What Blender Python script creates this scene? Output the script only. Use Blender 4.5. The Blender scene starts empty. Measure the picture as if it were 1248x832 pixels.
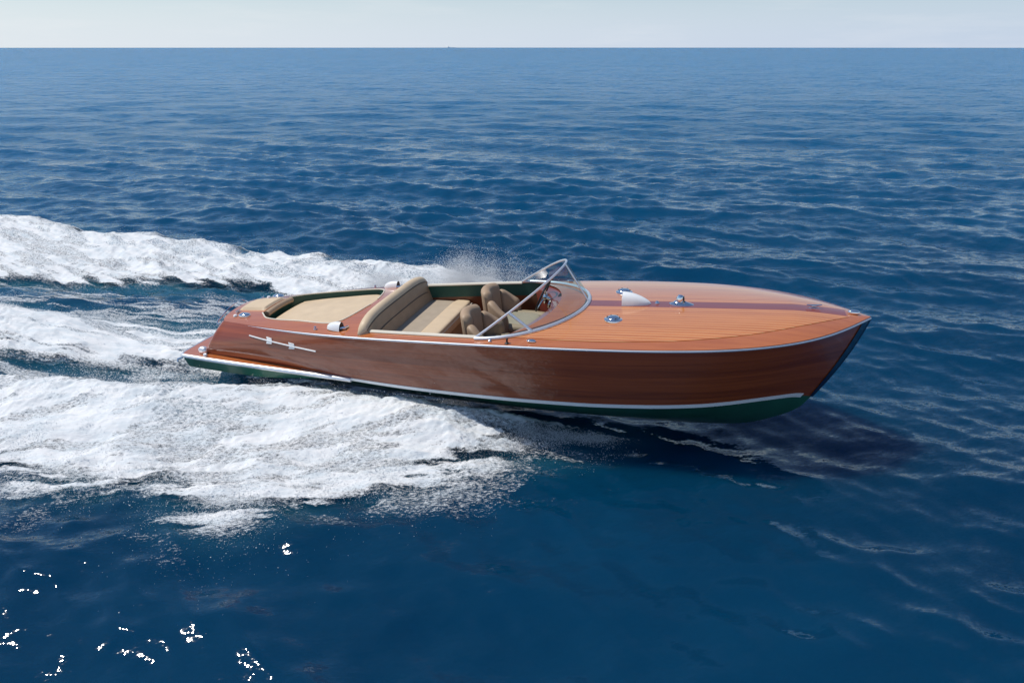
import bpy, math, random
import numpy as np
from mathutils import Vector, Matrix
R = math.radians
SC = bpy.context.scene
COL = SC.collection
rng = np.random.default_rng(11)

# ------------------------------------------------------------------ camera
CAM_H = 4.615
cam = bpy.data.cameras.new('camera'); camo = bpy.data.objects.new('camera', cam); COL.objects.link(camo)
cam.sensor_width = 36; cam.lens = 26.06; cam.clip_start = .1; cam.clip_end = 90000
camo.location = (0, 0, CAM_H); camo.rotation_euler = (R(90 - 21.67), 0, 0)
SC.camera = camo

# ------------------------------------------------------------------ light
SUN_EL, SUN_AZ = 60, -78          # azimuth from +Y, positive to the right of the view
sd = Vector((math.sin(R(SUN_AZ)) * math.cos(R(SUN_EL)), math.cos(R(SUN_AZ)) * math.cos(R(SUN_EL)), math.sin(R(SUN_EL))))
sl = bpy.data.lights.new('sun', 'SUN'); sl.energy = 3.6; sl.angle = R(.5); sl.color = (1, .95, .87)
so = bpy.data.objects.new('sun', sl); COL.objects.link(so)
so.rotation_euler = sd.to_track_quat('Z', 'Y').to_euler(); so.location = sd * 60
W = bpy.data.worlds.new('World'); SC.world = W; W.use_nodes = True
nt = W.node_tree; nt.nodes.clear()
sky = nt.nodes.new('ShaderNodeTexSky'); sky.sky_type = 'NISHITA'; sky.sun_disc = False
sky.sun_elevation = R(SUN_EL); sky.sun_rotation = R(SUN_AZ)
sky.air_density = 1.0; sky.dust_density = .05; sky.ozone_density = 4.0
bg = nt.nodes.new('ShaderNodeBackground'); bg.inputs[1].default_value = .1
wo = nt.nodes.new('ShaderNodeOutputWorld')
tc = nt.nodes.new('ShaderNodeTexCoord'); mp = nt.nodes.new('ShaderNodeMapping'); mp.inputs['Scale'].default_value = (3.2, 3.2, 26)
no = nt.nodes.new('ShaderNodeTexNoise'); no.inputs['Scale'].default_value = 1.7; no.inputs['Detail'].default_value = 7; no.inputs['Roughness'].default_value = .62
rp = nt.nodes.new('ShaderNodeValToRGB'); rp.color_ramp.elements[0].position = .5; rp.color_ramp.elements[1].position = .8
rp.color_ramp.elements[0].color = (0, 0, 0, 1); rp.color_ramp.elements[1].color = (.22, .22, .22, 1)
mx = nt.nodes.new('ShaderNodeMix'); mx.data_type = 'RGBA'
mx.inputs[7].default_value = (9.0, 9.0, 9.2, 1)
L = nt.links.new
L(tc.outputs['Generated'], mp.inputs[0]); L(mp.outputs[0], no.inputs[0]); L(no.outputs[0], rp.inputs[0])

sxyz = nt.nodes.new('ShaderNodeSeparateXYZ'); L(tc.outputs['Generated'], sxyz.inputs[0])
hz = nt.nodes.new('ShaderNodeMapRange'); hz.inputs[1].default_value = 0; hz.inputs[2].default_value = .12; hz.inputs[3].default_value = .85; hz.inputs[4].default_value = 0; hz.interpolation_type = 'SMOOTHSTEP'
L(sxyz.outputs[2], hz.inputs[0])
hx = nt.nodes.new('ShaderNodeMix'); hx.data_type = 'RGBA'; L(hz.outputs[0], hx.inputs[0]); L(sky.outputs[0], hx.inputs[6])
hl = nt.nodes.new('ShaderNodeMapRange'); hl.inputs[1].default_value = -.75; hl.inputs[2].default_value = .7; L(sxyz.outputs[0], hl.inputs[0])
hc = nt.nodes.new('ShaderNodeMix'); hc.data_type = 'RGBA'; L(hl.outputs[0], hc.inputs[0])
hc.inputs[6].default_value = (7.8, 8.5, 9.2, 1); hc.inputs[7].default_value = (5.0, 6.2, 8.3, 1); L(hc.outputs[2], hx.inputs[7])
L(rp.outputs[0], mx.inputs[0]); L(hx.outputs[2], mx.inputs[6]); L(mx.outputs[2], bg.inputs[0]); L(bg.outputs[0], wo.inputs[0])
SC.view_settings.view_transform = 'Standard'; SC.view_settings.look = 'None'
SC.view_settings.exposure = 0; SC.view_settings.gamma = 1; SC.view_settings.use_curve_mapping = False

# ------------------------------------------------------------------ helpers
def spl(xk, yk, x):
    xk = np.asarray(xk, float); yk = np.asarray(yk, float); x = np.asarray(x, float)
    n = len(xk); h = np.diff(xk); A = np.zeros((n, n)); r = np.zeros(n); A[0, 0] = A[-1, -1] = 1
    for i in range(1, n - 1):
        A[i, i-1] = h[i-1]; A[i, i] = 2 * (h[i-1] + h[i]); A[i, i+1] = h[i]
        r[i] = 6 * ((yk[i+1] - yk[i]) / h[i] - (yk[i] - yk[i-1]) / h[i-1])
    m = np.linalg.solve(A, r); i = np.clip(np.searchsorted(xk, x) - 1, 0, n - 2); d = x - xk[i]
    b = (yk[i+1] - yk[i]) / h[i] - h[i] * (2 * m[i] + m[i+1]) / 6
    return yk[i] + b * d + m[i] / 2 * d * d + (m[i+1] - m[i]) / (6 * h[i]) * d ** 3
def pch(xk, yk, x):                  # monotone cubic
    xk = np.asarray(xk, float); yk = np.asarray(yk, float); x = np.asarray(x, float)
    h = np.diff(xk); dl = np.diff(yk) / h; m = np.zeros(len(xk)); m[0] = dl[0]; m[-1] = dl[-1]
    for k in range(1, len(xk) - 1):
        if dl[k-1] * dl[k] > 0:
            w1 = 2*h[k] + h[k-1]; w2 = h[k] + 2*h[k-1]; m[k] = (w1 + w2) / (w1/dl[k-1] + w2/dl[k])
    i = np.clip(np.searchsorted(xk, x) - 1, 0, len(xk) - 2); t = np.clip((x - xk[i]) / h[i], 0, 1)
    return (2*t**3-3*t**2+1)*yk[i] + (t**3-2*t**2+t)*h[i]*m[i] + (-2*t**3+3*t**2)*yk[i+1] + (t**3-t**2)*h[i]*m[i+1]
def sst(x, a, b):
    t = np.clip((x - a) / (b - a), 0, 1); return t * t * (3 - 2 * t)
def _hash(ix, iy, s):
    h = (ix.astype(np.int64) * 374761393 + iy.astype(np.int64) * 668265263 + s * 1442695041) & 0xffffffff
    h = ((h ^ (h >> 13)) * 1274126177) & 0xffffffff
    h = (h ^ (h >> 16)) & 0xffffffff
    return h / 4294967295.0
def vnoise(x, y, s=0):               # smooth lattice noise 0..1
    ix = np.floor(x); iy = np.floor(y); fx = x - ix; fy = y - iy
    fx = fx*fx*fx*(fx*(fx*6-15)+10); fy = fy*fy*fy*(fy*(fy*6-15)+10)
    a = _hash(ix, iy, s); b = _hash(ix+1, iy, s); c = _hash(ix, iy+1, s); d = _hash(ix+1, iy+1, s)
    return a + (b-a)*fx + (c-a)*fy + (a-b-c+d)*fx*fy
def fbm(x, y, s=0, o=4, g=.5):
    t = 0; a = 1; n = 0
    for k in range(o):
        ca, sa = math.cos(.6*k+.3), math.sin(.6*k+.3)
        t = t + a * vnoise((x*ca - y*sa) * 2**k + 17*k, (x*sa + y*ca) * 2**k - 9*k, s + k); n += a; a *= g
    return t / n

class MB:
    def __init__(s): s.v = []; s.f = []; s.uv = []
    def add(s, V, F, uv=None):
        o = len(s.v); s.v += [tuple(map(float, p)) for p in V]
        s.f += [tuple(i + o for i in f) for f in F]
        s.uv += ([tuple(map(float, q)) for q in uv] if uv is not None else [(0, 0)] * len(V))
        return s
    def grid(s, P, cu=False, cv=False, uv=None):
        P = np.asarray(P, float); n, m = P.shape[:2]; F = []
        for i in range(n if cu else n - 1):
            for j in range(m if cv else m - 1):
                a, b = i, (i + 1) % n; c, d = j, (j + 1) % m
                F.append((a*m+c, b*m+c, b*m+d, a*m+d))
        return s.add(P.reshape(-1, 3), F, None if uv is None else np.asarray(uv).reshape(-1, 2))
    def tube(s, pts, r, n=10, cap=True, flat=1.0):
        pts = [Vector(p) for p in pts]; N = len(pts); rr = r if hasattr(r, '__len__') else [r] * N
        rings = []; up = None
        for i, p in enumerate(pts):
            t = (pts[min(i+1, N-1)] - pts[max(i-1, 0)]).normalized()
            if up is None: up = Vector((0, 0, 1)) if abs(t.z) < .9 else Vector((1, 0, 0))
            b = t.cross(up).normalized(); u = b.cross(t).normalized(); up = u
            rings.append([p + (b * math.cos(k*2*math.pi/n) + u * math.sin(k*2*math.pi/n) * flat) * rr[i] for k in range(n)])
        s.grid([[list(q) for q in ring] for ring in rings], cv=True)
        if cap:
            s.add(rings[0], [tuple(range(n))]); s.add(rings[-1], [tuple(reversed(range(n)))])
        return s
    def lathe(s, prof, M=Matrix(), n=28):        # prof: (radius, height) pairs
        P = [[list(M @ Vector((r*math.cos(k*2*math.pi/n), r*math.sin(k*2*math.pi/n), h))) for k in range(n)] for r, h in prof]
        return s.grid(P, cv=True)
    def box(s, c, h, M=Matrix()):
        V = [M @ (Vector(c) + Vector((a*h[0], b*h[1], d*h[2]))) for a in (-1, 1) for b in (-1, 1) for d in (-1, 1)]
        return s.add(V, [(0,1,3,2), (4,6,7,5), (0,4,5,1), (2,3,7,6), (0,2,6,4), (1,5,7,3)])
    def pad(s, c, h, r=.04, n=4.0, M=Matrix(), nu=28, nv=14):   # superellipsoid cushion
        P = []
        f = lambda t: math.copysign(abs(t) ** (2 / n), t)
        for i in range(nv + 1):
            a = -math.pi/2 + math.pi*i/nv
            P.append([list(M @ Vector((c[0] + h[0]*f(math.cos(a))*f(math.cos(b)), c[1] + h[1]*f(math.cos(a))*f(math.sin(b)), c[2] + h[2]*f(math.sin(a)))))
                      for b in [2*math.pi*k/nu for k in range(nu)]])
        return s.grid(P, cv=True)
    def build(s, name, mat, parent=None, smooth=True, weld=False, ang=40, label=None):
        me = bpy.data.meshes.new(name); me.from_pydata(s.v, [], s.f)
        u = me.uv_layers.new(name='uv'); li = np.zeros(len(me.loops), np.int32); me.loops.foreach_get('vertex_index', li)
        u.data.foreach_set('uv', np.asarray(s.uv, np.float32)[li].ravel())
        import bmesh
        bm = bmesh.new(); bm.from_mesh(me)
        bmesh.ops.remove_doubles(bm, verts=bm.verts, dist=1e-5)
        bmesh.ops.recalc_face_normals(bm, faces=bm.faces); bm.to_mesh(me); bm.free()
        me.materials.append(mat)
        if smooth:
            me.polygons.foreach_set('use_smooth', [True] * len(me.polygons)); me.set_sharp_from_angle(angle=R(ang))
        o = bpy.data.objects.new(name, me); COL.objects.link(o)
        if parent is not None: o.parent = parent
        if label: o['label'] = label
        return o
def bigmesh(name, V, F, mat, smooth=True, attrs=None):      # numpy arrays straight in; F is (n,4) or (n,3)
    me = bpy.data.meshes.new(name); k = F.shape[1]
    me.vertices.add(len(V)); me.vertices.foreach_set('co', np.asarray(V, np.float32).ravel())
    me.loops.add(F.size); me.loops.foreach_set('vertex_index', F.astype(np.int32).ravel())
    me.polygons.add(len(F)); me.polygons.foreach_set('loop_start', np.arange(0, F.size, k, dtype=np.int32))
    me.update(calc_edges=True)
    if smooth: me.polygons.foreach_set('use_smooth', np.ones(len(F), bool))
    for a, d in (attrs or {}).items():
        at = me.attributes.new(a, 'FLOAT', 'POINT'); at.data.foreach_set('value', np.asarray(d, np.float32))
    me.materials.append(mat); me.validate()
    o = bpy.data.objects.new(name, me); COL.objects.link(o); return o
def tag(o, label=None, cat=None, group=None, kind=None):
    for k, v in (('label', label), ('category', cat), ('group', group), ('kind', kind)):
        if v: o[k] = v
    return o

# ------------------------------------------------------------------ materials
class NT:
    def __init__(s, name):
        s.m = bpy.data.materials.new(name); s.m.use_nodes = True; s.t = s.m.node_tree; s.t.nodes.clear()
        s.o = s.n('ShaderNodeOutputMaterial')
    def n(s, t, ins=None, **kw):
        x = s.t.nodes.new(t)
        for k, v in kw.items(): setattr(x, k, v)
        for k, v in (ins or {}).items():
            if hasattr(v, 'links') or isinstance(v, bpy.types.NodeSocket): s.t.links.new(v, x.inputs[k])
            else: x.inputs[k].default_value = v
        return x
    def link(s, a, b): s.t.links.new(a, b)
    def math(s, op, a, b=0.0, c=0.0): return s.n('ShaderNodeMath', {0: a, 1: b, 2: c}, operation=op).outputs[0]
    def vm(s, op, a, b=(0, 0, 0), sc=None):
        x = s.n('ShaderNodeVectorMath', {0: a, 1: b}, operation=op)
        if sc is not None:
            if isinstance(sc, bpy.types.NodeSocket): s.link(sc, x.inputs[3])
            else: x.inputs[3].default_value = sc
        return x.outputs[0]
    def noise(s, vec, sc=1, det=3, ro=.5, scale3=None, dist=0):
        if scale3: vec = s.n('ShaderNodeMapping', {0: vec, 'Scale': scale3}).outputs[0]
        return s.n('ShaderNodeTexNoise', {'Vector': vec, 'Scale': sc, 'Detail': det, 'Roughness': ro, 'Distortion': dist})
    def ramp(s, f, stops):
        r = s.n('ShaderNodeValToRGB', {0: f}); e = r.color_ramp.elements
        while len(e) < len(stops): e.new(.5)
        for q, (p, c) in zip(e, stops): q.position = p; q.color = (*c, 1) if len(c) == 3 else c
        return r.outputs[0]
    def mix(s, f, a, b, mode='MIX'):
        x = s.n('ShaderNodeMix', {0: f}, data_type='RGBA', blend_type=mode)
        for k, v in ((6, a), (7, b)):
            if isinstance(v, bpy.types.NodeSocket): s.link(v, x.inputs[k])
            else: x.inputs[k].default_value = (*v, 1)
        return x.outputs[2]
    def bsdf(s, **kw):
        x = s.n('ShaderNodeBsdfPrincipled')
        for k, v in kw.items():
            k = k.replace('_', ' ')
            if isinstance(v, bpy.types.NodeSocket): s.link(v, x.inputs[k])
            else: x.inputs[k].default_value = (*v, 1) if hasattr(v, '__len__') and len(v) == 3 and 'olor' in k else v
        s.link(x.outputs[0], s.o.inputs[0]); return x
def simple(name, col, rough=.4, metal=0, var=.12, sc=6, bump=0, bsc=60, coat=0, **kw):
    t = NT(name); co = t.n('ShaderNodeTexCoord').outputs['Object']
    f = t.noise(co, sc, 4).outputs[0]
    c = t.ramp(f, [(.3, tuple(x*(1-var) for x in col)), (.7, tuple(min(1, x*(1+var)) for x in col))])
    b = t.bsdf(Base_Color=c, Roughness=rough, Metallic=metal, Coat_Weight=coat, **kw)
    if bump:
        bp = t.n('ShaderNodeBump', {'Strength': bump, 'Distance': .004, 'Height': t.noise(co, bsc, 3).outputs[0]})
        t.link(bp.outputs[0], b.inputs['Normal'])
    return t.m
def wood(name, dark, light, rough=.3, coat=1.0, plank=0, coatr=.04, uvp=False, tone=.25, stretch=(1.2, 16, 16)):
    t = NT(name); tcn = t.n('ShaderNodeTexCoord'); co = tcn.outputs['Object']
    vec = co
    if uvp:
        vec = t.n('ShaderNodeMapping', {0: tcn.outputs['UV'], 'Scale': (1, .14, 1)}).outputs[0]
    g1 = t.noise(vec, 1, 8, .62, stretch, .6).outputs[0]
    g2 = t.noise(vec, 1, 3, .5, (stretch[0]*.25, stretch[1]*.22, stretch[2]*.22)).outputs[0]
    f = t.math('ADD', t.math('MULTIPLY', g1, .72), t.math('MULTIPLY', g2, .28))
    if uvp:
        sep = t.n('ShaderNodeSeparateXYZ', {0: tcn.outputs['UV']})
        fl = t.math('FLOOR', sep.outputs[1]); wn = t.n('ShaderNodeTexWhiteNoise', {'W': fl}, noise_dimensions='1D').outputs[0]
        f = t.math('ADD', f, t.math('MULTIPLY', t.math('SUBTRACT', wn, .5), tone))
    c = t.ramp(f, [(.23, dark), (.5, tuple((a+b)/2 for a, b in zip(dark, light))), (.77, light)])
    if uvp:
        fr = t.math('FRACT', sep.outputs[1]); ln = t.math('LESS_THAN', fr, .022)
        c = t.mix(t.math('MULTIPLY', ln, .4), c, tuple(x*.3 for x in dark))
    b = t.bsdf(Base_Color=c, Roughness=rough, Coat_Weight=coat, Coat_Roughness=coatr, Coat_IOR=1.5)
    bp = t.n('ShaderNodeBump', {'Strength': .05, 'Distance': .004, 'Height': t.noise(co, 2.2, 2).outputs[0]})
    t.link(bp.outputs[0], b.inputs['Coat Normal'])
    return t.m
def teak_mat():
    t = NT('planked_mahogany'); co = t.n('ShaderNodeTexCoord').outputs['Object']
    sp = t.n('ShaderNodeSeparateXYZ', {0: co}); q = t.math('DIVIDE', t.math('ABSOLUTE', sp.outputs[1]), .062)
    q = t.math('ADD', q, .5)
    fl = t.math('FLOOR', q); fr = t.math('FRACT', q)
    wn = t.n('ShaderNodeTexWhiteNoise', {'W': fl}, noise_dimensions='1D').outputs[0]
    g = t.noise(co, 1, 7, .6, (1.5, 30, 30), .5).outputs[0]
    f = t.math('ADD', t.math('MULTIPLY', g, .8), t.math('MULTIPLY', wn, .25))
    c = t.ramp(f, [(.3, (.48, .135, .028)), (.72, (.66, .225, .055))])
    c = t.mix(t.math('LESS_THAN', fr, .2), c, (.72, .38, .15))
    b = t.bsdf(Base_Color=c, Roughness=.32, Coat_Weight=1.0, Coat_Roughness=.08)
    return t.m
M = {}
M['hull'] = wood('varnished_mahogany_hull', coat=1.0, dark=(.14, .024, .005), light=(.40, .088, .018), stretch=(.9, 24, 24), uvp=True, coatr=.03, tone=.16)
M['deck'] = wood('varnished_mahogany_deck', (.36, .092, .022), (.58, .185, .048), coatr=.06, stretch=(1.2, 14, 14))
M['plank'] = wood('red_mahogany', (.20, .040, .022), (.30, .062, .034), coatr=.06)
M['floor'] = wood('cabin_wood', (.13, .03, .010), (.27, .07, .022), coat=.6, coatr=.2)
M['teak'] = teak_mat()
M['green'] = simple('green_antifouling', (.020, .125, .078), .38, var=.15, sc=3, coat=.4)
M['green_trim'] = simple('green_vinyl', (.016, .088, .062), .42, var=.1, bump=.15)
M['white'] = simple('white_paint', (.86, .87, .87), .3, var=.03, coat=.5)
M['cream'] = simple('cream_trim', (.76, .70, .58), .4, var=.05)
M['vinyl'] = simple('beige_vinyl', (.66, .51, .34), .5, var=.07, sc=5, bump=.25, bsc=90)
M['vinyl2'] = simple('tan_vinyl', (.40, .28, .18), .55, var=.09, sc=5, bump=.25, bsc=90)
M['insert'] = simple('grey_beige_fabric', (.40, .33, .25), .7, var=.06, sc=8, bump=.3, bsc=150)
M['pipe'] = simple('dark_piping', (.12, .085, .055), .6)
M['chrome'] = simple('chrome', (.86, .87, .88), .09, 1, var=.02)
M['satin'] = simple('brushed_rail', (.84, .85, .88), .36, .75, var=.03)
M['rail'] = simple('pale_rub_rail', (.60, .62, .68), .42, .85, var=.03)
M['stem'] = simple('stem_painted_reflection', (.008, .026, .062), .18, var=.15, coat=1)  # navy is the sea's reflection in the polished stem, painted as its colour
M['black'] = simple('black_rubber', (.018, .018, .02), .5)
M['dial'] = simple('dial_face', (.03, .03, .035), .3, coat=1)
M['dash'] = wood('dash_mahogany', (.22, .04, .028), (.34, .07, .045), coatr=.08)
def glass_mat():
    t = NT('tinted_glass')
    a = t.n('ShaderNodeBsdfTransparent', {0: (.76, .88, .88, 1)}); g = t.n('ShaderNodeBsdfGlossy', {0: (1, 1, 1, 1), 'Roughness': .0})
    fr = t.n('ShaderNodeFresnel', {0: 1.3}); m = t.n('ShaderNodeMixShader', {0: t.math('MULTIPLY', fr.outputs[0], .16), 1: a.outputs[0], 2: g.outputs[0]})
    t.link(m.outputs[0], t.o.inputs[0]); return t.m
M['glass'] = glass_mat()

# ------------------------------------------------------------------ the sea
YAW, BX, BY, BZ = -.2598, -3.992, 10.36, .38
BROT = (0.001, -.0148, YAW)
cyw, syw = math.cos(YAW), math.sin(YAW)
def to_boat(x, y): return (x-BX)*cyw + (y-BY)*syw, -(x-BX)*syw + (y-BY)*cyw
def to_world(X, Y): return BX + X*cyw - Y*syw, BY + X*syw + Y*cyw
WAVES = []
wr = np.random.default_rng(5)
for i in range(150):
    lam = .26 * (9 / .26) ** (i / 149.0)
    ang = R(-106) + wr.normal() * (.42 + .25*(lam < 1.5))
    st = .0195 * (1.95 if lam < 1.6 else .85) * (.5 if lam > 5 else 1) * wr.uniform(.5, 1.4)
    WAVES.append((2*math.pi/lam, math.cos(ang), math.sin(ang), st*lam/(2*math.pi), wr.uniform(0, 6.283), lam))
def sea(x, y, sp):
    dx = np.zeros_like(x); dy = np.zeros_like(x); dz = np.zeros_like(x)
    patch = .55 + .9 * vnoise(x*.16 + 3, y*.11, 77)
    for k, cx, sy_, a, ph, lam in WAVES:
        fade = np.clip(lam / (2.6*sp) - .4, 0, 1) * (patch if lam < 2 else 1)
        p = k*(cx*x + sy_*y) + ph; s, c = np.sin(p), np.cos(p)
        dz += a*fade*c; dx -= .8*a*fade*cx*s; dy -= .8*a*fade*sy_*s
    X, Y = to_boat(x, y)
    near = np.exp(-((Y/1.5)**2)) * sst(X, -9, -1) * (1 - sst(X, 5.4, 7.4))
    calm = 1 - .25*np.exp(-((X-4)/6)**2 - (Y/2.4)**2)
    dz = dz*calm - .10*near
    return dx*calm, dy*calm, dz
POLY = {
 'near': [(5.75,-.35),(5.16,-.9),(4.73,-1.25),(4.29,-1.55),(3.81,-1.96),(3.3,-2.40),(2.77,-2.42),(2.58,-2.79),(2.26,-3.11),(1.98,-3.44),(1.53,-3.37),(.93,-2.93),
          (.45,-2.72),(.27,-3.2),(-.43,-3.34),(-1.25,-2.85),(-1.56,-2.96),(-2.3,-3.9),(-4.2,-4.9),(-5.6,-2.2),(-3.5,-1.28),(-1.14,-.92),(-.34,-.86),(.5,-.7),(2.0,-.55),(3.5,-.5),(5,-.35)],
 'mid': [(.9,-.8),(-.93,-.36),(-1.87,-.46),(-3.26,-.5),(-4.04,-.65),(-6,-.9),(-10,-1.2),(-11,1.3),(-8.54,1.35),(-6.32,1.43),(-4.98,1.24),(-3.56,1.42),(-1.67,1.5),(.9,.9)],
 'far': [(-17,6.8),(-12.53,7.03),(-11.38,7.57),(-9.19,6.72),(-8.18,6.03),(-6.2,6.44),(-5.77,5.95),(-3.59,6.01),(-3.31,5.55),(-1.49,5.76),(-1.08,5.2),(.04,5.2),(1.51,5.2),(2.88,4.5),(4.2,3.0),(5.6,.7),
         (4,.6),(1,.7),(-.4,1.6),(-1.4,3.0),(-2.04,3.3),(-3.68,3.05),(-5.35,2.8),(-7.09,2.5),(-10.1,2.3),(-17,2.3)],
}
def sdist(X, Y, poly):
    P = np.array(poly); Q = np.roll(P, -1, 0); d = np.full(X.shape, 1e9); ins = np.zeros(X.shape, bool)
    for (ax, ay), (bx, by) in zip(P, Q):
        ex, ey = bx-ax, by-ay; t = np.clip(((X-ax)*ex + (Y-ay)*ey) / (ex*ex+ey*ey), 0, 1)
        d = np.minimum(d, np.hypot(X-ax-t*ex, Y-ay-t*ey))
        c = ((ay > Y) != (by > Y)) & (X < ex*(Y-ay)/(ey if ey else 1e-9) + ax); ins ^= c
    return np.where(ins, d, -d)
th = np.linspace(-R(58), R(58), 1200)
rows = []; r = 1.6
while r < 42000:
    rows.append(r); r += max(.015, min(1.0/740 * (r*r + CAM_H**2) / CAM_H, r*.035))
rr = np.array(rows); RR, TT = np.meshgrid(rr, th, indexing='ij')
x = (RR*np.sin(TT)).ravel(); y = (RR*np.cos(TT)).ravel(); sp = np.repeat(np.gradient(rr), len(th))
sp = np.maximum(sp, RR.ravel()*.0022)
ddx, ddy, ddz = sea(x, y, sp)
V = np.stack([x+ddx, y+ddy, ddz - (x*x+y*y)/(2*6.4e6)], 1)
n, m = RR.shape; idx = np.arange(n*m).reshape(n, m)
F = np.stack([idx[:-1, :-1], idx[:-1, 1:], idx[1:, 1:], idx[1:, :-1]], -1).reshape(-1, 4)
def sea_mat():
    t = NT('sea_water'); geo = t.n('ShaderNodeNewGeometry'); P = geo.outputs['Position']
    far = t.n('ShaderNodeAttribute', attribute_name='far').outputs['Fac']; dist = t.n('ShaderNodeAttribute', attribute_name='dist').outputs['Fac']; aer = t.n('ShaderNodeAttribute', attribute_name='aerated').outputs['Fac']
    rot = t.n('ShaderNodeMapping', {0: P, 'Rotation': (0, 0, R(-14))}).outputs[0]
    def layer(sc, amp, s3, det=2):
        c = t.noise(rot, sc, det, .55, s3).outputs['Color']
        v = t.vm('SUBTRACT', c, (.5, .5, .5)); v = t.vm('MULTIPLY', v, (1, 1, 0))
        return t.vm('SCALE', v, sc=amp)
    patch = t.noise(P, .35, 3, .6, (.6, 1.2, 1)).outputs[0]
    pm = t.n('ShaderNodeMapRange', {0: patch, 1: .35, 2: .68, 3: .6, 4: 1.15}).outputs[0]
    a = layer(3.2, t.math('MULTIPLY', pm, t.math('MULTIPLY_ADD', far, .45, .50)), (.5, 1.5, 1), 4)
    b = layer(10.0, t.math('MULTIPLY', pm, t.math('MULTIPLY_ADD', far, .2, .30)), (.6, 1.4, 1), 2)
    c = layer(.8, t.math('MULTIPLY', far, .55), (.5, 1.3, 1), 3)
    d = layer(.2, t.math('MULTIPLY', far, .26), (.5, 1.2, 1), 2)
    f_ = layer(1.3, t.math('MULTIPLY', pm, .22), (.6, 1.4, 1), 3); g_ = layer(34.0, t.math('MULTIPLY', pm, .26), (.7, 1.3, 1), 1); v = t.vm('ADD', t.vm('ADD', t.vm('ADD', a, b), t.vm('ADD', f_, g_)), t.vm('ADD', c, d))
    N = t.vm('NORMALIZE', t.vm('ADD', geo.outputs['Normal'], v))
    col = t.mix(dist, t.ramp(t.noise(P, .22, 3).outputs[0], [(.35, (.0008, .028, .070)), (.65, (.0010, .037, .088))]), (.0035, .138, .315))  # base colour lightens with viewing distance: air-light put into the water colour
    col = t.mix(aer, col, (.030, .165, .24))
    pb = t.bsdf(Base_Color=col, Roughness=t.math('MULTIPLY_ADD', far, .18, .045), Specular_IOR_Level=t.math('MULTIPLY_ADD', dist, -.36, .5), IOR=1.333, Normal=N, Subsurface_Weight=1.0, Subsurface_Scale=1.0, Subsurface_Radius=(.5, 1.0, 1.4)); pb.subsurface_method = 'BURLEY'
    return t.m
farA = np.clip((sp - .12) / .5, 0, 1)
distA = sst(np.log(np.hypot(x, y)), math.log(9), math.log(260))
bX, bY = to_boat(x, y); aerA = np.zeros(x.shape); nb = (bX > -18) & (bX < 7) & (bY > -7) & (bY < 9)
aa = np.zeros(nb.sum())
for q_ in POLY.values(): aa = np.maximum(aa, sst(sdist(bX[nb], bY[nb], q_), -.9, .5))
aerA[nb] = aa*(.25 + .75*fbm(bX[nb]*.9, bY[nb]*2.2, 201, 3))*.85
so_ = bigmesh('sea', V, F, sea_mat(), attrs={'far': farA, 'dist': distA, 'aerated': aerA}); tag(so_, 'deep blue open sea with small wind ripples', None, None, 'structure')

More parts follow.
